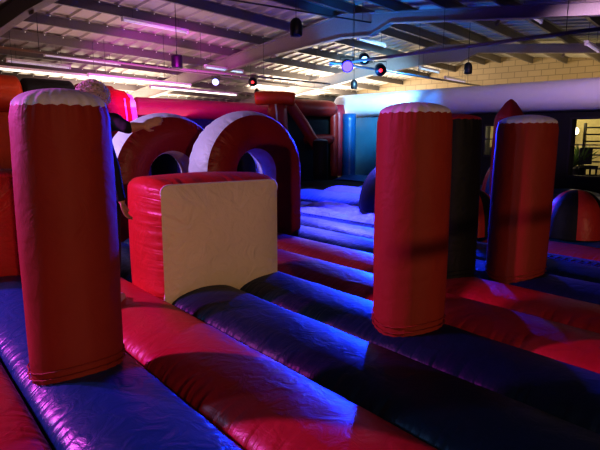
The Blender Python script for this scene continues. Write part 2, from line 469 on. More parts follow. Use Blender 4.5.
for h in holes:
    for (s0, s1, z0, z1) in ((h[0]-.06, h[0], h[2]-.06, h[3]+.06), (h[1], h[1]+.06, h[2]-.06, h[3]+.06), (h[0], h[1], h[2]-.06, h[2]), (h[0], h[1], h[3], h[3]+.06), (h[0], h[1], (h[2]*.45+h[3]*.55)-.015, h[2]*.45+h[3]*.55+.015)):
        n2 = Vector((-dB.y, dB.x, 0)); M = Matrix(((dB.x, n2.x, 0, base0.x), (dB.y, n2.y, 0, base0.y), (0, 0, 1, 0), (0, 0, 0, 1)))
        mb.box(s0, s1, -.02, .1, z0, z1, M)
mb.build('opening_trim', BLACKPL, wr_, smooth=False)

# left/back wall: runs from the corner back to the left
wl = empty('inflatable_wall'); tag(wl, 'long red and black topped perimeter wall behind the arches', 'inflatable wall')
V2 = V
q0 = Vector((pA.x-.5, pA.y-.2, 0))
def sl(px):
    r = ray(px, HOR); n2 = Vector((-V2.y, V2.x, 0)); t = q0.dot(n2)/Vector((r.x, r.y, 0)).dot(n2)
    return (q0-Vector((r.x, r.y, 0))*t).dot(V2)
def tubeseg(x0, x1, r, z, mat, lab):
    mb = MB(); a = q0-V2*sl(x0)+Vector((0, 0, z)); b = q0-V2*sl(x1)+Vector((0, 0, z)); fat_tube(mb, a, b, r, m=20, bul=.015)
    o = mb.build('top_tube', mat, wl); o['label'] = lab
tubeseg(135, 285, .31, Zt0+.10, pvc('crimson_vinyl', (.40, .012, .10)), 'red top tube')
tubeseg(75, 118, .50, Zt0+.20, REDSHADE, 'red rounded top segment')
tubeseg(22, 78, .50, Zt0+.26, BLACK, 'black rounded top segment')
tubeseg(-60, 26, .54, Zt0+.26, ORANGE, 'orange red rounded top segment')
mb = MB(); panel(mb, q0-V2*sl(-60), q0-V2*sl(285), 0, 2.6, .25); mb.build('panel', pvc('dark_blue_vinyl', (.012, .03, .10)), wl, smooth=False)
mb = MB(); panel(mb, q0-V2*sl(-60)-U*.3, q0-V2*sl(30)-U*.3, 0, 2.7, .3); mb.build('side_panel', ORANGE, wl, smooth=False)

# striped gate post in front of it
t = empty('inflatable_gate_post', atd(118, 150, 13).xy.to_3d()+Vector((0, 0, .0)), ANG)
tag(t, 'leaning red gate post with white stripes beside the curly haired person', 'inflatable post')
mb = MB()
pp = [(-.05, 0, 0), (-.05, 0, .8), (-.03, 0, 1.6), (0, 0, 2.3), (-.05, 0, 2.85), (-.12, 0, 3.05)]
def ribbon(mb, xo, w, dpt, tops):
    rows = []
    for (x, y, z, s) in tops:
        row = []
        for k in range(24):
            a = 2*PI*k/24; c, sn = math.cos(a), math.sin(a); q = 1/max(abs(c), abs(sn))**.7
            row.append(Vector((x+xo+w*q*c*s, y+dpt*q*sn*s, z)))
        rows.append(row)
    cc = [[rows[i][k % 24] for i in range(len(tops))] for k in range(25)]
    mb.grid(cc, ulen=[k*.05 for k in range(25)], vlen=[i/(len(tops)-1) for i in range(len(tops))])
T_ = [(.12, 0, 0, 1), (.10, 0, .8, 1), (.06, 0, 1.6, 1), (.02, 0, 2.4, 1), (-.02, 0, 2.8, 1), (-.06, 0, 2.97, .8), (-.08, 0, 3.03, .2), (-.08, 0, 3.04, .01)]
ribbon(mb, -.1, .42, .32, T_); mb.build('body', REDSHADE, t)
mb = MB(); ribbon(mb, .33, .075, .33, [(x, y, z*.97, s) for x, y, z, s in T_]); mb.build('edge_strip', WHITE, t)
mb = MB(); mb.tube([(x+.13-.02, y-.345, z) for x, y, z, s in T_[:5]], .02, n=8); mb.build('stripe', WHITE, t)

# climbing tower at the corner
Cx = 18.5
ct = empty('climbing_tower', (0, 0, 0)); tag(ct, 'red framed inflatable tower with black panels and slanting tube by the far corner', 'climbing tower')
def TP(px, py, d=18.5): return atd(px, py, d)
def arm(pts, r, name, mat):
    mb = MB(); P3 = [TP(*p) for p in pts]; rad = []
    path = []
    for i in range(len(P3)-1):
        for k in range(8): path.append(P3[i].lerp(P3[i+1], k/8))
    path.append(P3[-1]); rad = [r*(1 if 0 < i < len(path)-1 else .8) for i in range(len(path))]
    mb.tube(path, rad, n=16); return mb.build(name, mat, ct)
arm([(255, 98.5, 18.0), (265, 97.8, 18.0), (282, 98, 18), (295, 99.5, 18)], .22, 'cap_tube', ORANGE)
arm([(277, 104, 18), (279, 150, 18), (279, 178, 18)], .33, 'post', REDSHADE)
arm([(289, 104, 18.3), (303, 124, 18.5), (319, 150, 18.7)], .19, 'slanting_tube', REDSHADE)
arm([(291, 107, 19), (333, 109, 20.4)], .30, 'top_rail', REDSHADE)
arm([(306, 140, 19.3), (332, 139, 20.2)], .18, 'lower_rail', REDSHADE)
arm([(334, 107, 20.4), (334, 176, 20.4)], .16, 'post', REDSHADE)
arm([(338.5, 105, 20.8), (338.5, 176, 20.8)], .26, 'post', pvc('dark_red_vinyl', (.30, .01, .03)))
mb = MB()
q = [TP(284, 106, 19.2), TP(338, 106, 20.9), TP(338, 184, 20.9), TP(284, 186, 19.2)]
mb.add(q, [(0, 1, 2, 3)]); mb.add([p+Vector((0, .2, 0)) for p in q], [(3, 2, 1, 0)]); mb.build('panel', BLACK, ct, smooth=False)
mb = MB(); mb.tube([TP(275.5, 104, 17.64), TP(276.5, 112, 17.64), TP(277, 126, 17.64)], .03, n=8); mb.build('stripe', WHITE, ct)

# ------------------------------------------------------------------ person
import bmesh
def cap_chain(mb, pts, n=14):
    """tapered limb through (pos, radius) with round ends"""
    P_ = [Vector(p[0]) for p in pts]; R_ = [p[1] for p in pts]
    path, rad = [], []
    d0 = (P_[1]-P_[0]).normalized(); d1 = (P_[-1]-P_[-2]).normalized()
    for k in range(5):
        a = PI/2*(1-k/5); path.append(P_[0]-d0*R_[0]*math.sin(a)); rad.append(max(.001, R_[0]*math.cos(a)))
    for i in range(len(P_)-1):
        for k in range(6):
            f = k/6; path.append(P_[i].lerp(P_[i+1], f)); rad.append(R_[i]+(R_[i+1]-R_[i])*(3*f*f-2*f**3))
    for k in range(6):
        a = PI/2*k/5; path.append(P_[-1]+d1*R_[-1]*math.sin(a)); rad.append(max(.001, R_[-1]*math.cos(a)))
    mb.tube(path, rad, n=n)
def ell(mb, c, r, n=20, m=12, M=None):
    rows = []
    for i in range(m+1):
        b = -PI/2+PI*i/m; row = []
        for k in range(n):
            a = 2*PI*k/n; v = Vector((r[0]*math.cos(b)*math.cos(a), r[1]*math.cos(b)*math.sin(a), r[2]*math.sin(b)))
            if M: v = M @ v
            row.append(v+Vector(c))
        rows.append(row)
    mb.grid(rows, closed=True)
def remesh(o, vs, sm=4):
    m = o.modifiers.new('remesh', 'REMESH'); m.mode = 'VOXEL'; m.voxel_size = vs; m.use_smooth_shade = True
    s = o.modifiers.new('smooth', 'SMOOTH'); s.iterations = sm; s.factor = .5
SKIN = plain('skin', (.55, .30, .20), .5, bump=.05, bscale=60)
CLOTH = plain('black_cotton', (.012, .012, .018), .85, bump=.4, bscale=14)
TROU = plain('dark_denim', (.014, .018, .035), .8, bump=.4, bscale=18)
HAIR = plain('blond_hair', (.75, .62, .60), .7, bump=1.0, bscale=60)
px_, py_ = dd(94, 4.1), 4.1
zf = .49
person = empty('person', (px_, py_, 0)); tag(person, 'person with light curly hair in a black long sleeved top behind the nearest pillar', 'person')
def W(px, py, d): v = atd(px, py, d); return v-Vector((px_, py_, 0))
head = W(94, 101, 4.1)
shR, shL = Vector((.20, .0, head.z-.30)), Vector((-.20, .02, head.z-.30))
hip = Vector((0, 0, zf+.95))
shR = Vector((.19, -.02, W(105, 122, 4.1).z))
shL = Vector((-.19, 0, shR.z))
elb = W(128, 128, 4.0); wri = W(142, 126, 4.05); 
# body
mb = MB()
ell(mb, head, (.078, .095, .115)); ell(mb, head+Vector((0, .02, -.05)), (.062, .075, .075))
ell(mb, head+Vector((0, .10, -.02)), (.014, .02, .02))                      # nose
for s in (-1, 1):
    ell(mb, head+Vector((s*.079, 0, -.01)), (.012, .022, .033)); ell(mb, head+Vector((s*.03, .088, .005)), (.014, .01, .009))
ell(mb, head+Vector((0, .092, -.062)), (.026, .01, .009))
cap_chain(mb, [(head+Vector((0, -.01, -.06)), .055), (head+Vector((0, -.015, -.2)), .062)])
cap_chain(mb, [((0, 0, shR.z-.02), .10), ((0, 0, shR.z-.25), .115), ((0, 0, hip.z), .12)], n=20)
cap_chain(mb, [(shL, .055), (shR, .055)])
# reaching arm
cap_chain(mb, [(shR, .05), (elb, .037), (elb.lerp(wri, .35), .039), (wri, .026)])
# hanging arm (photo: seen below the pillar edge)
eh = W(112.5, 165, 3.95); wh = W(121.5, 201, 3.95); sh2 = W(99, 128, 4.05)
cap_chain(mb, [(sh2, .05), (eh, .037), (eh.lerp(wh, .3), .038), (wh, .026)])
def hand(mb, w, dirv, side, curl=.5, S=1.0):
    d = Vector(dirv).normalized(); s = Vector(side).normalized(); nrm = d.cross(s).normalized()
    pc = w+d*.045
    M = Matrix((s, d, nrm)).transposed()
    ell(mb, w+d*.05, (.040, .052, .017), M=M)
    for i, (off, ln) in enumerate(((-.030, .062), (-.010, .074), (.010, .070), (.029, .054))):
        b = w+d*.088+s*off; p1 = b+d*ln*.45-nrm*.006; p2 = p1+(d*math.cos(curl)-nrm*math.sin(curl))*ln*.33; p3 = p2+(d*math.cos(curl*2)-nrm*math.sin(curl*2))*ln*.27
        cap_chain(mb, [(b-d*.02, .0095), (b, .0095), (p1, .0088), (p2, .008), (p3, .007)], n=8)
    b = w+d*.03-s*.03; p1 = b-s*.026+d*.028; p2 = p1-s*.006+d*.03-nrm*.008
    cap_chain(mb, [(b, .013), (p1, .0105), (p2, .0085)], n=8)
hand(mb, wri, (W(157, 121, 4.08)-wri), (0, .3, 1), .35)
hand(mb, wh, (W(126, 215, 3.95)-wh), (0, -1, 0), .5)
# other side arm hidden by pillar and legs
lA = [(shL, .05), (shL+Vector((-.03, -.12, -.27)), .038), (shL+Vector((.02, -.02, -.50)), .026)]
for s in (-1, 1):
    cap_chain(mb, [((s*.09, 0, hip.z-.02), .085), ((s*.10, .02, zf+.50), .055), ((s*.10, .0, zf+.38), .056), ((s*.10, -.02, zf+.09), .038)])
    cap_chain(mb, [((s*.10, -.03, zf+.045), .038), ((s*.105, .12, zf+.03), .03)])
body = mb.build('body', SKIN, person); remesh(body, .007, 3)
mb = MB()                                             # top
cap_chain(mb, [((0, 0, shR.z+.0), .105), ((0, 0, shR.z-.25), .135), ((0, 0, hip.z-.02), .145)], n=24)
cap_chain(mb, [(shL, .068), (shR, .068)])
mid = shR.lerp(elb, .98)
cap_chain(mb, [(shR, .062), (shR.lerp(elb, .5), .052), (mid, .046)])
cap_chain(mb, [(sh2, .062), (eh, .050), (wh.lerp(eh, .08), .036)])
cap_chain(mb, [(shR, .062), (sh2, .062)])
top = mb.build('shirt', CLOTH, person); remesh(top, .011, 4)
mb = MB()
for s in (-1, 1): cap_chain(mb, [((s*.075, 0, hip.z+.05), .10), ((s*.09, 0, hip.z-.1), .105), ((s*.10, .02, zf+.48), .075), ((s*.10, -.02, zf+.12), .062)])
tr = mb.build('trousers', TROU, person); remesh(tr, .012, 4)
mb = MB()
for s in (-1, 1):
    cap_chain(mb, [((s*.10, -.05, zf+.05), .047), ((s*.105, .05, zf+.045), .045), ((s*.11, .15, zf+.035), .038)])
sh = mb.build('shoes', plain('white_sock', (.6, .6, .62), .8), person); remesh(sh, .01, 3)
mb = MB(); rnd = random.Random(3)
ell(mb, head+Vector((0, -.025, .03)), (.092, .10, .105))
for i in range(330):
    a = rnd.uniform(0, 2*PI); b = math.asin(rnd.uniform(-.45, 1)); dv = Vector((math.cos(b)*math.cos(a), math.cos(b)*math.sin(a)*1.05, math.sin(b)))
    if dv.y > .45 and dv.z < .35: continue
    c = head+Vector((0, -.02, .025))+dv*.102
    t1 = dv.cross(Vector((rnd.random(), rnd.random(), rnd.random()))).normalized(); t2 = dv.cross(t1); R1 = rnd.uniform(.010, .018)
    pts = [c+(t1*math.cos(k*.8)+t2*math.sin(k*.8))*R1+dv*(k*.0035) for k in range(9)]
    mb.tube(pts, [.005]*8+[.002], n=5)
hr = mb.build('hair', HAIR, person)

# ------------------------------------------------------------------ building shell
def pq(p, q, z=0): v = P*p+Q*q; return Vector((v.x, v.y, z))
A_, B1, B2, RQ = 5.0, .15, .10, -8.7
def roofz(q): 
    if q < RQ: return CZ+A_+B1*q
    return CZ+A_+B1*RQ-B2*(q-RQ)
QL, QR, PN, PE = -24.0, 14.0, -6.0, 24.2
def struct(o): o['kind'] = 'structure'; return o
concrete = plain('concrete', (.05, .05, .055), .8, bump=.2, bscale=8)
mb = MB(); q4 = [pq(PN, QL), pq(PE, QL), pq(PE, QR), pq(PN, QR)]
mb.add(q4+[v+Vector((0, 0, -.2)) for v in q4], [(0, 1, 2, 3), (7, 6, 5, 4), (0, 4, 5, 1), (1, 5, 6, 2), (2, 6, 7, 3), (3, 7, 4, 0)]); struct(mb.build('floor', concrete, smooth=False))
# ribbed roof sheets
m, n, l, b = nt('roof_sheet'); MATS['roof_sheet'] = m
b.inputs['Base Color'].default_value = (.5, .47, .42, 1); b.inputs['Roughness'].default_value = .5
tc = n.new('ShaderNodeTexCoord'); no = n.new('ShaderNodeTexNoise'); no.inputs['Scale'].default_value = .5; no.inputs['Detail'].default_value = 4
l.new(tc.outputs['Object'], no.inputs[0]); cr = n.new('ShaderNodeValToRGB'); cr.color_ramp.elements[0].color = (.36, .34, .31, 1); cr.color_ramp.elements[1].color = (.62, .58, .52, 1)
l.new(no.outputs[0], cr.inputs[0]); l.new(cr.outputs[0], b.inputs['Base Color'])
ROOF = m
mb = MB()
prof = []
p = PN
while p < PE:
    prof += [(p, 0), (p+.03, -.05), (p+.08, -.05), (p+.11, 0)]; p += .5
prof.append((PE, 0))
for q0_, q1_ in ((QL, RQ), (RQ, QR)):
    rows = [[pq(a, q_, roofz(q_)+c) for a, c in prof] for q_ in (q0_, q1_)]; mb.grid(rows)
mb2 = MB(); mb2.v, mb2.f, mb2.uv = mb.v, mb.f, mb.uv
o = mb.build('ceiling', ROOF, smooth=False, fix=False); struct(o)
sol = o.modifiers.new('thick', 'SOLIDIFY'); sol.thickness = .02
# walls
m, n, l, b = nt('block_wall'); MATS['block_wall'] = m
b.inputs['Roughness'].default_value = .85
tc = n.new('ShaderNodeTexCoord'); uvn = n.new('ShaderNodeUVMap'); uvn.uv_map = 'UVMap'
bk = n.new('ShaderNodeTexBrick'); bk.inputs['Scale'].default_value = 1; bk.inputs['Brick Width'].default_value = .55; bk.inputs['Row Height'].default_value = .25
bk.inputs['Mortar Size'].default_value = .018; bk.inputs['Color1'].default_value = (.40, .31, .19, 1); bk.inputs['Color2'].default_value = (.36, .28, .17, 1); bk.inputs['Mortar'].default_value = (.24, .19, .12, 1)
l.new(uvn.outputs[0], bk.inputs[0]); l.new(bk.outputs[0], b.inputs['Base Color'])
bp = n.new('ShaderNodeBump'); bp.inputs['Strength'].default_value = .4; l.new(bk.outputs['Fac'], bp.inputs['Height']); l.new(bp.outputs[0], b.inputs['Normal'])
BLOCKW = m
def wall(name, a, b, za, zb, mat, th=.2, mid=None):
    a, b = Vector(a), Vector(b); L = (b-a).length; nr = Vector((-(b-a).y, (b-a).x, 0)).normalized()*th
    pts = [(0, 0), (L, 0), (L, zb)]+([(mid[0], mid[1])] if mid else [])+[(0, za)]
    mb = MB(); k = len(pts); d = (b-a)/L
    v = [a+d*s+Vector((0, 0, z)) for s, z in pts]; v2 = [x+nr for x in v]
    mb.add(v+v2, [tuple(range(k)), tuple(range(2*k-1, k-1, -1))]+[(i, i+k, (i+1) % k+k, (i+1) % k) for i in range(k)], pts+pts)
    return struct(mb.build(name, mat, smooth=False))
wall('wall_back', pq(PE, QR), pq(PE, QL), roofz(QR), roofz(QL), BLOCKW, -.2, (QR-RQ, roofz(RQ)))
wall('wall_left', pq(PN, QL), pq(PE, QL), roofz(QL), roofz(QL), plain('wall_paint', (.30, .28, .26), .8), .2)
wall('wall_right', pq(PE, QR), pq(PN, QR), roofz(QR), roofz(QR), MATS['wall_paint'], .2)
wall('wall_front', pq(PN, QL), pq(PN, QR), roofz(QL), roofz(QR), MATS['wall_paint'], -.2, (RQ-QL, roofz(RQ)))
# portal frames
nb = 0
for fp in (5.3, 12.6, 18.6):
    nb += 1; mb = MB()
    dpt = .42
    def ibeam(qa, qb, top_a, top_b, bot_a, bot_b):
        for s in (0,):
            w = .012
            vs = [pq(fp-w, qa, top_a), pq(fp-w, qb, top_b), pq(fp-w, qb, bot_b), pq(fp-w, qa, bot_a), pq(fp+w, qa, top_a), pq(fp+w, qb, top_b), pq(fp+w, qb, bot_b), pq(fp+w, qa, bot_a)]
            mb.add(vs, [(0, 1, 2, 3), (7, 6, 5, 4), (0, 4, 5, 1), (1, 5, 6, 2), (2, 6, 7, 3), (3, 7, 4, 0)])
        mb.bar(pq(fp, qa, bot_a), pq(fp, qb, bot_b), .20, .025); mb.bar(pq(fp, qa, top_a), pq(fp, qb, top_b), .20, .025)
    z = lambda q_: roofz(q_)-.28
    ibeam(QL, RQ-2.6, z(QL), z(RQ-2.6), z(QL)-dpt, z(RQ-2.6)-dpt)
    ibeam(RQ-2.6, RQ, z(RQ-2.6), z(RQ), z(RQ-2.6)-dpt, z(RQ)-.60)
    ibeam(RQ, RQ+.9, z(RQ), z(RQ+.9), z(RQ)-.60, z(RQ+.9)-.56)
    ibeam(RQ+.9, RQ+1.5, z(RQ+.9), z(RQ+1.5), z(RQ+.9)-.56, z(RQ+1.5)-.26)
    ibeam(RQ+1.5, QR, z(RQ+1.5), z(QR), z(RQ+1.5)-.26, z(QR)-.26)
    for qs in (RQ+1.1, RQ, RQ-2.6):                      # stiffener plates
        mb.bar(pq(fp, qs, z(qs)), pq(fp, qs, z(qs)-.5), .18, .02, up=Vector((P.x, P.y, 0)))
    # knee braces from flange up to purlins
    for qs in (-19, -15.5, -12, -4.5, -1):
        mb.bar(pq(fp+.0, qs, z(qs)-.38), pq(fp+.6, qs, z(qs)+.05), .05, .05)
    struct(mb.build('trim_%d' % nb, STEEL, smooth=False))
# purlins
mb_b = MB()
qs_list = []
q_ = RQ-.35
while q_ > QL: qs_list.append(q_); q_ -= 1.35
q_ = RQ+.35
while q_ < 6: qs_list.append(q_); q_ += 1.35
for q_ in qs_list:
    nb += 1; mb = MB(); zz = roofz(q_)-.055
    mb.bar(pq(PN, q_, zz-.11), pq(PE, q_, zz-.11), .012, .22); mb.bar(pq(PN, q_-.035, zz-.22), pq(PE, q_-.035, zz-.22), .08, .012); mb.bar(pq(PN, q_+.035, zz), pq(PE, q_+.035, zz), .08, .012)
    o = struct(mb.build('trim_%d' % nb, plain('purlin_steel', (.17, .155, .15), .55), smooth=False))
# insulation washers where ribs cross purlins, caught light added as a faint glow
mb = MB()
for q_ in qs_list:
    if q_ > -11: continue
    p = PN+.05
    while p < PE:
        c = pq(p, q_+.07, roofz(q_)-.08); r = .017
        mb.add([c+Vector(v)*r for v in ((1, 0, 0), (0, 1, 0), (-1, 0, 0), (0, -1, 0), (0, 0, 1), (0, 0, -1))], [(0, 1, 4), (1, 2, 4), (2, 3, 4), (3, 0, 4), (1, 0, 5), (2, 1, 5), (3, 2, 5), (0, 3, 5)])
        p += .5
o = mb.build('trim_%d' % (nb+1), plain('washer_glow', (.9, .9, .85), .5, emit=(1, .92, .8), es=.35)); tag(o, 'small pale washers in rows where roof ribs cross the purlins', 'washers', kind='stuff')

mb = MB(); ra, rb = Vector((2.45, -2, 1.98)), Vector((5.2, -2, 2.36))  # unseen bar added behind the camera to throw shadow bands on the pillars
mb.bar(ra, rb, .04, .04); mb.bar(ra, (ra.x, ra.y, roofz(ra.dot(Q))), .01, .01, up=Vector((0, 1, 0))); mb.bar(rb, (rb.x, rb.y, roofz(rb.dot(Q))), .01, .01, up=Vector((0, 1, 0)))
struct(mb.build('trim_%d' % (nb+2), STEEL, smooth=False))
# glow on the far slope comes from added upward area lights
nb += 2

# ------------------------------------------------------------------ fluorescent battens, pendants, bars, lamps
BATTEN = plain('batten_white', (.75, .72, .78), .4)
TUBEOFF = plain('off_tube_glow', (.8, .78, .85), .3, emit=(.75, .6, 1), es=.25)  # unlit tube, purple light falling on it put in as emission
TUBECY = plain('off_tube_cyan_glow', (.8, .78, .85), .3, emit=(.35, .7, 1), es=.7)  # unlit tube as well, cyan spill from the lamps put in as emission
def batten(px, py, zrel, L, label, tube=TUBEOFF):
    s = onz(px, py, CZ+zrel)
    t = empty('batten_light', s, BANG); tag(t, label, 'strip light', 'strip lights under the roof')
    mb = MB(); mb.box(0, L, -.05, .05, .05, .11); mb.build('housing', BATTEN, t, smooth=False)
    mb = MB(); mb.tube([(.04, 0, .02), (L-.04, 0, .02)], .022, n=10); mb.build('tube', tube, t)
    for e0 in (0, L-.03): mb = MB(); mb.box(e0, e0+.03, -.035, .035, -.01, .05); mb.build('end_cap', BATTEN, t, smooth=False)
    for f in (.15, .85):
        pt = s+P*L*f; top = roofz(pt.dot(Q))-.06-s.z
        if top > .12: mb = MB(); mb.tube([(L*f, 0, .11), (L*f, 0, top)], .006, n=5); mb.build('hanger', DARKSTEEL, t)
    return t
batten(122, 21, 2.85, 2.0, 'long strip light nearest the top left, purple lit')
batten(44, 56, 2.35, 2.4, 'long pale strip light above the nearest pillar')
batten(358, 40, 3.0, 1.6, 'cyan lit strip light right of the blue lamp, upper one', TUBECY)
batten(420, 69, 2.6, 1.6, 'cyan lit strip light left of the hanging speaker at the right', TUBECY)
batten(520, 11, 2.9, 1.7, 'strip light high at the right end of the roof')
batten(586, 45, 2.4, 1.5, 'strip light cut off by the right edge')
batten(445, 79, 2.2, 1.8, 'strip light low before the block wall')
batten(205, 68, 2.3, 1.7, 'strip light beside the small white lamp in the middle left', TUBECY)
TUBEON = plain('lit_tube', (.9, .9, .85), .3, emit=(1, .9, .75), es=2.5)
batten(-8, 69, 1.75, 3.2, 'bright lit strip light low at the far left', TUBEON)
batten(88, 77, 1.75, 3.6, 'bright lit strip light low beside the small speaker', TUBEON)
batten(150, 88, 1.75, 4.0, 'bright lit strip light farthest away above the red beam', TUBEON)
batten(6, 62, 2.1, 1.8, 'strip light low at the far left of the roof')

def speaker(px, py, hpx, H, label, round_=True):
    d = H*F/hpx; c = atd(px, py, d)
    t = empty('hanging_speaker', c); tag(t, label, 'speaker', 'black pendant speakers under the roof')
    mb = MB(); prof = ((.0, -.5), (.62, -.5), (.72, -.42), (.74, 0), (.62, .3), (.35, .45), (.12, .5), (0, .5)) if round_ else ((0, -.5), (.85, -.5), (.9, -.4), (.9, .4), (.85, .5), (.1, .52), (0, .52))
    rows = [[Vector((r*H*.5*math.cos(a), r*H*.5*math.sin(a), z*H)) for a in [2*PI*k/20 for k in range(20)]] for r, z in prof]
    mb.grid(rows, closed=True); hs = mb.build('housing', BLACKPL, t)
    mb = MB(); mb.tube([(0, 0, .48*H), (0, 0, roofz(c.dot(Q))-c.z-.02)], .008, n=6); mb.build('cable', BLACKPL, t)
    mb = MB(); rows = [[Vector((r*H*.5*math.cos(a), r*H*.5*math.sin(a), z*H)) for a in [2*PI*k/20 for k in range(20)]] for r, z in ((.02, -.535), (.4, -.53), (.6, -.505))]
    mb.grid(rows, closed=True); mb.build('grille', DARKSTEEL, hs)
    return t
speaker(296, 27, 17, .36, 'bell shaped black speaker hanging at top centre')
speaker(177, 62, 12, .30, 'short drum shaped black speaker hanging above the left arch', False)
speaker(93, 79, 9, .32, 'small black speaker hanging above the curly haired person')
speaker(354, 84, 9, .32, 'small black speaker hanging just below the blue lamp')
speaker(468, 68, 11, .34, 'black speaker hanging above the black pillar')
speaker(257, 92, 7, .30, 'smallest black speaker hanging low above the climbing tower cap')

def rail(a, b, r, label, mat=STEEL):
    t = empty('lighting_bar', a); tag(t, label, 'lighting bar')
    mb = MB(); d = Vector(b)-Vector(a); mb.tube([(0, 0, 0), d], r, n=10); mb.build('bar', mat, t)
    L = d.length; k = max(2, int(L/4))
    for i in range(k+1):
        q = d*(i+.3)/(k+.6); w = Vector(a)+q; mb = MB(); mb.tube([q, q+Vector((0, 0, roofz(w.dot(Q))-w.z-.05))], .007, n=5); mb.build('hanger', DARKSTEEL, t)
    return t
# bar carrying the blue lamp, crossing to the right
b0 = onz(322, 66, CZ+1.95); b0.z = CZ+1.95
z_b = CZ+1.95
r1a = onz(330, 64.5, z_b); rail(r1a, onz(612, 27, z_b), .035, 'straight pipe carrying the blue lamp and running to the right edge')
rail(onz(-10, 46, z_b+.1), onz(330, 90, z_b+.1), .03, 'long pipe running across the left of the roof above the nearest pillar')
rail(onz(330, 62, z_b), onz(480, 86, z_b), .03, 'short pipe leading from the blue lamp toward the block wall')
rail(onz(180, 69, z_b), onz(330, 84, z_b), .03, 'pipe with the small white lamp in the middle left')
rail(onz(195, -6, CZ+3.1), onz(380, 24, CZ+3.1), .02, 'thin black conduit across the top centre', DARKSTEEL)

def lamp(px, py, z, label, lens, aim=(0, -1, -.4), S=.13, lf=1):
    c = onz(px, py, z)
    t = empty('stage_lamp', c); tag(t, label, 'stage lamp')
    d = Vector(aim).normalized()
    mb = MB(); mb.tube([-d*S*1.3, -d*S*1.1, -d*S*.4, d*S*.9, d*S], [S*.3, S*.75, S*.95, S, S*1.02], n=20); cn = mb.build('can', BLACKPL, t)
    mb = MB(); mb.tube([d*S, d*(S*1.06), d*S*1.12], [S*.9*lf, S*.85*lf, S*.4*lf], n=20); mb.build('lens', lens, cn)
    mb = MB(); mb.tube([(S*1.1, 0, 0), (S*1.1, 0, S*1.3), (-S*1.1, 0, S*1.3), (-S*1.1, 0, 0)], .012, n=6); mb.build('yoke', BLACKPL, t)
    return c
cB = lamp(347, 65, z_b-.16, 'bright blue stage lamp at the centre of the roof', plain('blue_lens', (.3, .3, 1), .3, emit=(.010, .006, 1), es=30), S=.14)
cW = lamp(216, 81, z_b-.16, 'small blue white stage lamp left of the centre', plain('white_lens', (.6, .7, 1), .3, emit=(.30, .35, 1), es=3), S=.11)
RL = 0
lamp(380, 69, z_b-.16, 'dark moving head lamp with red dot right of the blue lamp', plain('red_lens', (1, .1, .1), .3, emit=(1, .03, .03), es=3), S=.14, lf=.35)
lamp(253, 81, z_b-.16, 'dark moving head lamp with red dot above the climbing tower', MATS['red_lens'], S=.13, lf=.35)
lamp(364, 58, z_b+.2, 'dark stage lamp with a cyan lens beside the bright blue one', plain('cyan_lens', (.4, .8, 1), .3, emit=(.3, .7, 1), es=4), S=.14, lf=.6)

# ------------------------------------------------------------------ lit area behind the openings
STONE = plain('stone_panel', (.50, .42, .22), .9, bump=.8, bscale=14)
def behind(px, d): r = ray(px, HOR); return Vector((r.x/r.y*d, d, 0))
cafe = MB(); a = behind(470, 20.3); b = behind(625, 15.6+2.6)
panel(cafe, a, b, 0, 3.0, .12); co = cafe.build('partition_screen', STONE, smooth=False); tag(co, 'yellow lit textured screen seen through the openings in the dark wall', 'screen')
# wall light
wlp = atd(576, 131, 17.9); t = empty('wall_lamp', wlp); tag(t, 'small white wall lamp seen through the right opening', 'wall lamp')
mb = MB(); ell(mb, (0, 0, 0), (.09, .09, .12)); mb.build('shade', plain('lamp_glow', (1, .9, .7), .4, emit=(1, .85, .6), es=5), t)
mb = MB(); mb.box(-.05, .05, .02, .25, -.16, -.1); mb.build('bracket', BLACKPL, t, smooth=False)
# shelf unit
sp_ = behind(598, 16.6); t = empty('shelf_rack', sp_, -.6); tag(t, 'black slatted shelf rack at the right edge seen through the right opening', 'shelf rack')
mb = MB(); mb.box(-.4, -.35, -.2, .2, 0, 2.35); mb.box(.35, .4, -.2, .2, 0, 2.35); mb.build('upright', BLACKPL, t, smooth=False)
for i in range(10):
    mb = MB(); mb.box(-.4, .4, -.2, .2, .3+i*.21, .34+i*.21); mb.build('shelf', BLACKPL, t, smooth=False)
# plants in pots
LEAF = plain('green_leaf', (.10, .22, .03), .5)
def plant(px, d, h, seed, label):
    p = behind(px, d); t = empty('potted_plant', p); tag(t, label, 'plant')
    mb = MB(); rr = random.Random(seed)
    rows = [[Vector((r*math.cos(a), r*math.sin(a), z)) for a in [2*PI*k/16 for k in range(16)]] for r, z in ((.02, 0), (.14, 0), (.2, h*.55), (.17, h*.55), (.02, h*.5))]
    mb.grid(rows, closed=True); mb.build('pot', BLACKPL, t)
    mb = MB()
    for i in range(90):
        a = rr.uniform(0, 2*PI); c = Vector((0, 0, h*.55)); dv = Vector((math.cos(a)*rr.uniform(.2, .9), math.sin(a)*rr.uniform(.2, .9), rr.uniform(.5, 1.6))).normalized()
        L = rr.uniform(.2, .48)*h*.9; sd = dv.cross(Vector((0, 0, 1))).normalized()*.035
        e = c+dv*L; m_ = c+dv*L*.55
        mb.add([c, m_+sd, e+Vector((0, 0, -.06)), m_-sd], [(0, 1, 2, 3)])
    mb.build('foliage', LEAF, t, fix=False)
plant(573, 16.2, 1.75, 1, 'green leafy plant in the lower left of the right opening')
plant(581, 16.4, 1.9, 5, 'taller dark green plant in the middle of the right opening')
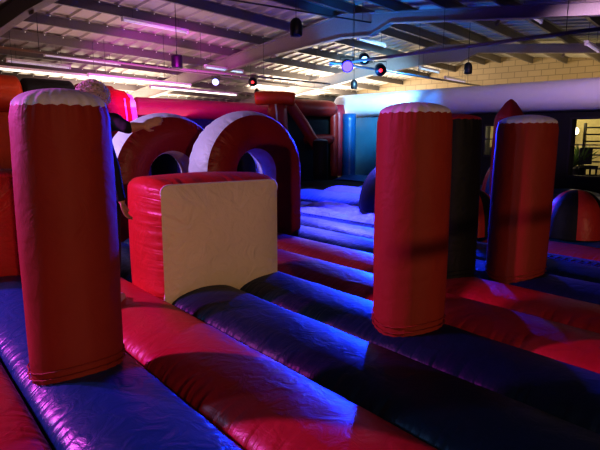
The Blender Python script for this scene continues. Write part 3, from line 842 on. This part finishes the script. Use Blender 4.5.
# bar stool silhouettes
def stool(px, d, label):
    p = behind(px, d); t = empty('bar_chair', p); tag(t, label, 'chair')
    mb = MB(); mb.box(-.2, .2, -.2, .2, 1.0, 1.07); mb.build('seat', BLACKPL, t, smooth=False)
    mb = MB(); mb.box(-.2, .2, .17, .2, 1.1, 1.6); mb.build('backrest', BLACKPL, t, smooth=False)
    for x in (-.17, .17):
        for y in (-.17, .17):
            mb = MB(); mb.box(x-.02, x+.02, y-.02, y+.02, 0, 1.0); mb.build('leg', BLACKPL, t, smooth=False)
stool(489, 17.6, 'black high chair seen through the narrow opening beside the post')
stool(590, 16.0, 'black high chair between plant and shelf rack in the right opening')

# ------------------------------------------------------------------ lights
def light(kind, loc, col, e, size=.3, aim=None, cone=None, blend=.5, name='lamp', sy=None):
    d = bpy.data.lights.new(name, kind); d.energy = e; d.color = col
    if kind == 'AREA':
        d.size = size
        if sy: d.shape = 'RECTANGLE'; d.size_y = sy
    else: d.shadow_soft_size = size
    if kind == 'SPOT': d.spot_size = math.radians(cone or 60); d.spot_blend = blend
    o = bpy.data.objects.new(name, d); C.objects.link(o); o.location = loc
    if aim is not None: o.rotation_euler = (Vector(aim)-Vector(loc)).to_track_quat('-Z', 'Y').to_euler()
    return o
WARM = (1, .62, .34)
light('SPOT', (2.4, 13.0, 2.5), (.003, .035, 1), 5200, .10, aim=(0.0, 4.0, .5), cone=60, name='blue_key')
light('SPOT', cB+Vector((0, 0, -.1)), (.06, .07, 1), 9000, .15, aim=(1.2, 13.6, .3), cone=74, name='blue_field')
light('SPOT', (.6, 12.6, 4.4), (.10, .10, 1), 4800, .15, aim=(.6, 9.6, .5), cone=40, blend=.7, name='blue_field_near')
light('SPOT', (3.2, 15, 4.3), (.02, .30, 1), 500, .2, aim=(3, 20.5, 1.8), cone=60, name='cyan_corner')
light('SPOT', (2.4, 14.5, 4.4), (.30, .68, 1), 5200, .2, aim=atd(372, 100, 20.5), cone=44, blend=.9, name='cyan_tube')
light('SPOT', (-6.0, 4.15, 3.2), (.90, .08, .75), 1350, .10, aim=(-1.2, 3.3, .6), cone=52, name='purple_left')
light('SPOT', (-5.8, 6.6, 3.3), (.62, .44, 1), 800, .12, aim=(-1.2, 7.4, 1.2), cone=50, name='lilac_left')
light('SPOT', (-6.2, 3.4, 3.3), (.25, .50, 1), 330, .10, aim=(-.8, 3.0, .5), cone=60, name='cool_left')
light('SPOT', (4.5, -8, 3.0), WARM, 1250, .07, aim=(.4, 4.5, 1.2), cone=45, name='warm_front')
light('AREA', pq(12, -20, 3.2), (1, .80, .60), 800, 6, aim=pq(12, -20, 6), name='warm_ceiling_left')
light('AREA', pq(20, -15, 3.3), (1, .82, .62), 1300, 5, aim=pq(20, -14, 6), name='warm_ceiling_back')
light('AREA', pq(21.5, -4, 2.9), (1, .72, .36), 60, 4, aim=pq(23.5, -4.5, 5), name='warm_ceiling_right')
light('SPOT', pq(11, -8, 2.8), (.02, .30, 1), 380, .2, aim=pq(13.5, -7.5, 6), cone=90, name='blue_ceiling')
light('AREA', pq(9, -13, 2.6), (1, .60, .60), 120, 5, aim=pq(9, -13, 5), name='pink_ceiling')
light('SPOT', pq(7.5, -12, 2.8), (.35, .10, 1), 60, .2, aim=pq(9, -10, 5), cone=120, name='purple_ceiling')
light('SPOT', (-2.5, 10, 2.9), (1, .02, 1), 1300, .2, aim=(-4.2, 16.8, 3.0), cone=50, name='magenta_back')
light('SPOT', (-4.5, 8.5, 3.5), (1, .30, .08), 150, .2, aim=atd(10, 100, 14), cone=30, name='orange_back')
light('POINT', atd(576, 128, 17.3), (1, .85, .45), 50, .1, name='cafe')
light('AREA', atd(540, 120, 18.0)+Vector((0, -.8, .6)), (1, .85, .45), 60, 2, aim=atd(545, 140, 19), name='cafe_fill')
light('SPOT', (5.5, 9, 4.2), (.85, .55, .90), 700, .2, aim=atd(540, 95, 15.5), cone=45, name='lilac_tube')
w = bpy.data.worlds.new('world'); bpy.context.scene.world = w; w.use_nodes = True
w.node_tree.nodes['Background'].inputs[0].default_value = (.10, .12, .3, 1); w.node_tree.nodes['Background'].inputs[1].default_value = .01
sc = bpy.context.scene
sc.view_settings.view_transform = 'Standard'; sc.view_settings.look = 'Medium High Contrast'; sc.view_settings.exposure = 0
sc.cycles.use_denoising = True
sc.cycles.max_bounces = 6
print('V0', V0, 'DV', DV, 'pillar v', Vector((-1.335, 3.02, 0)).dot(V), 'VE', VE)
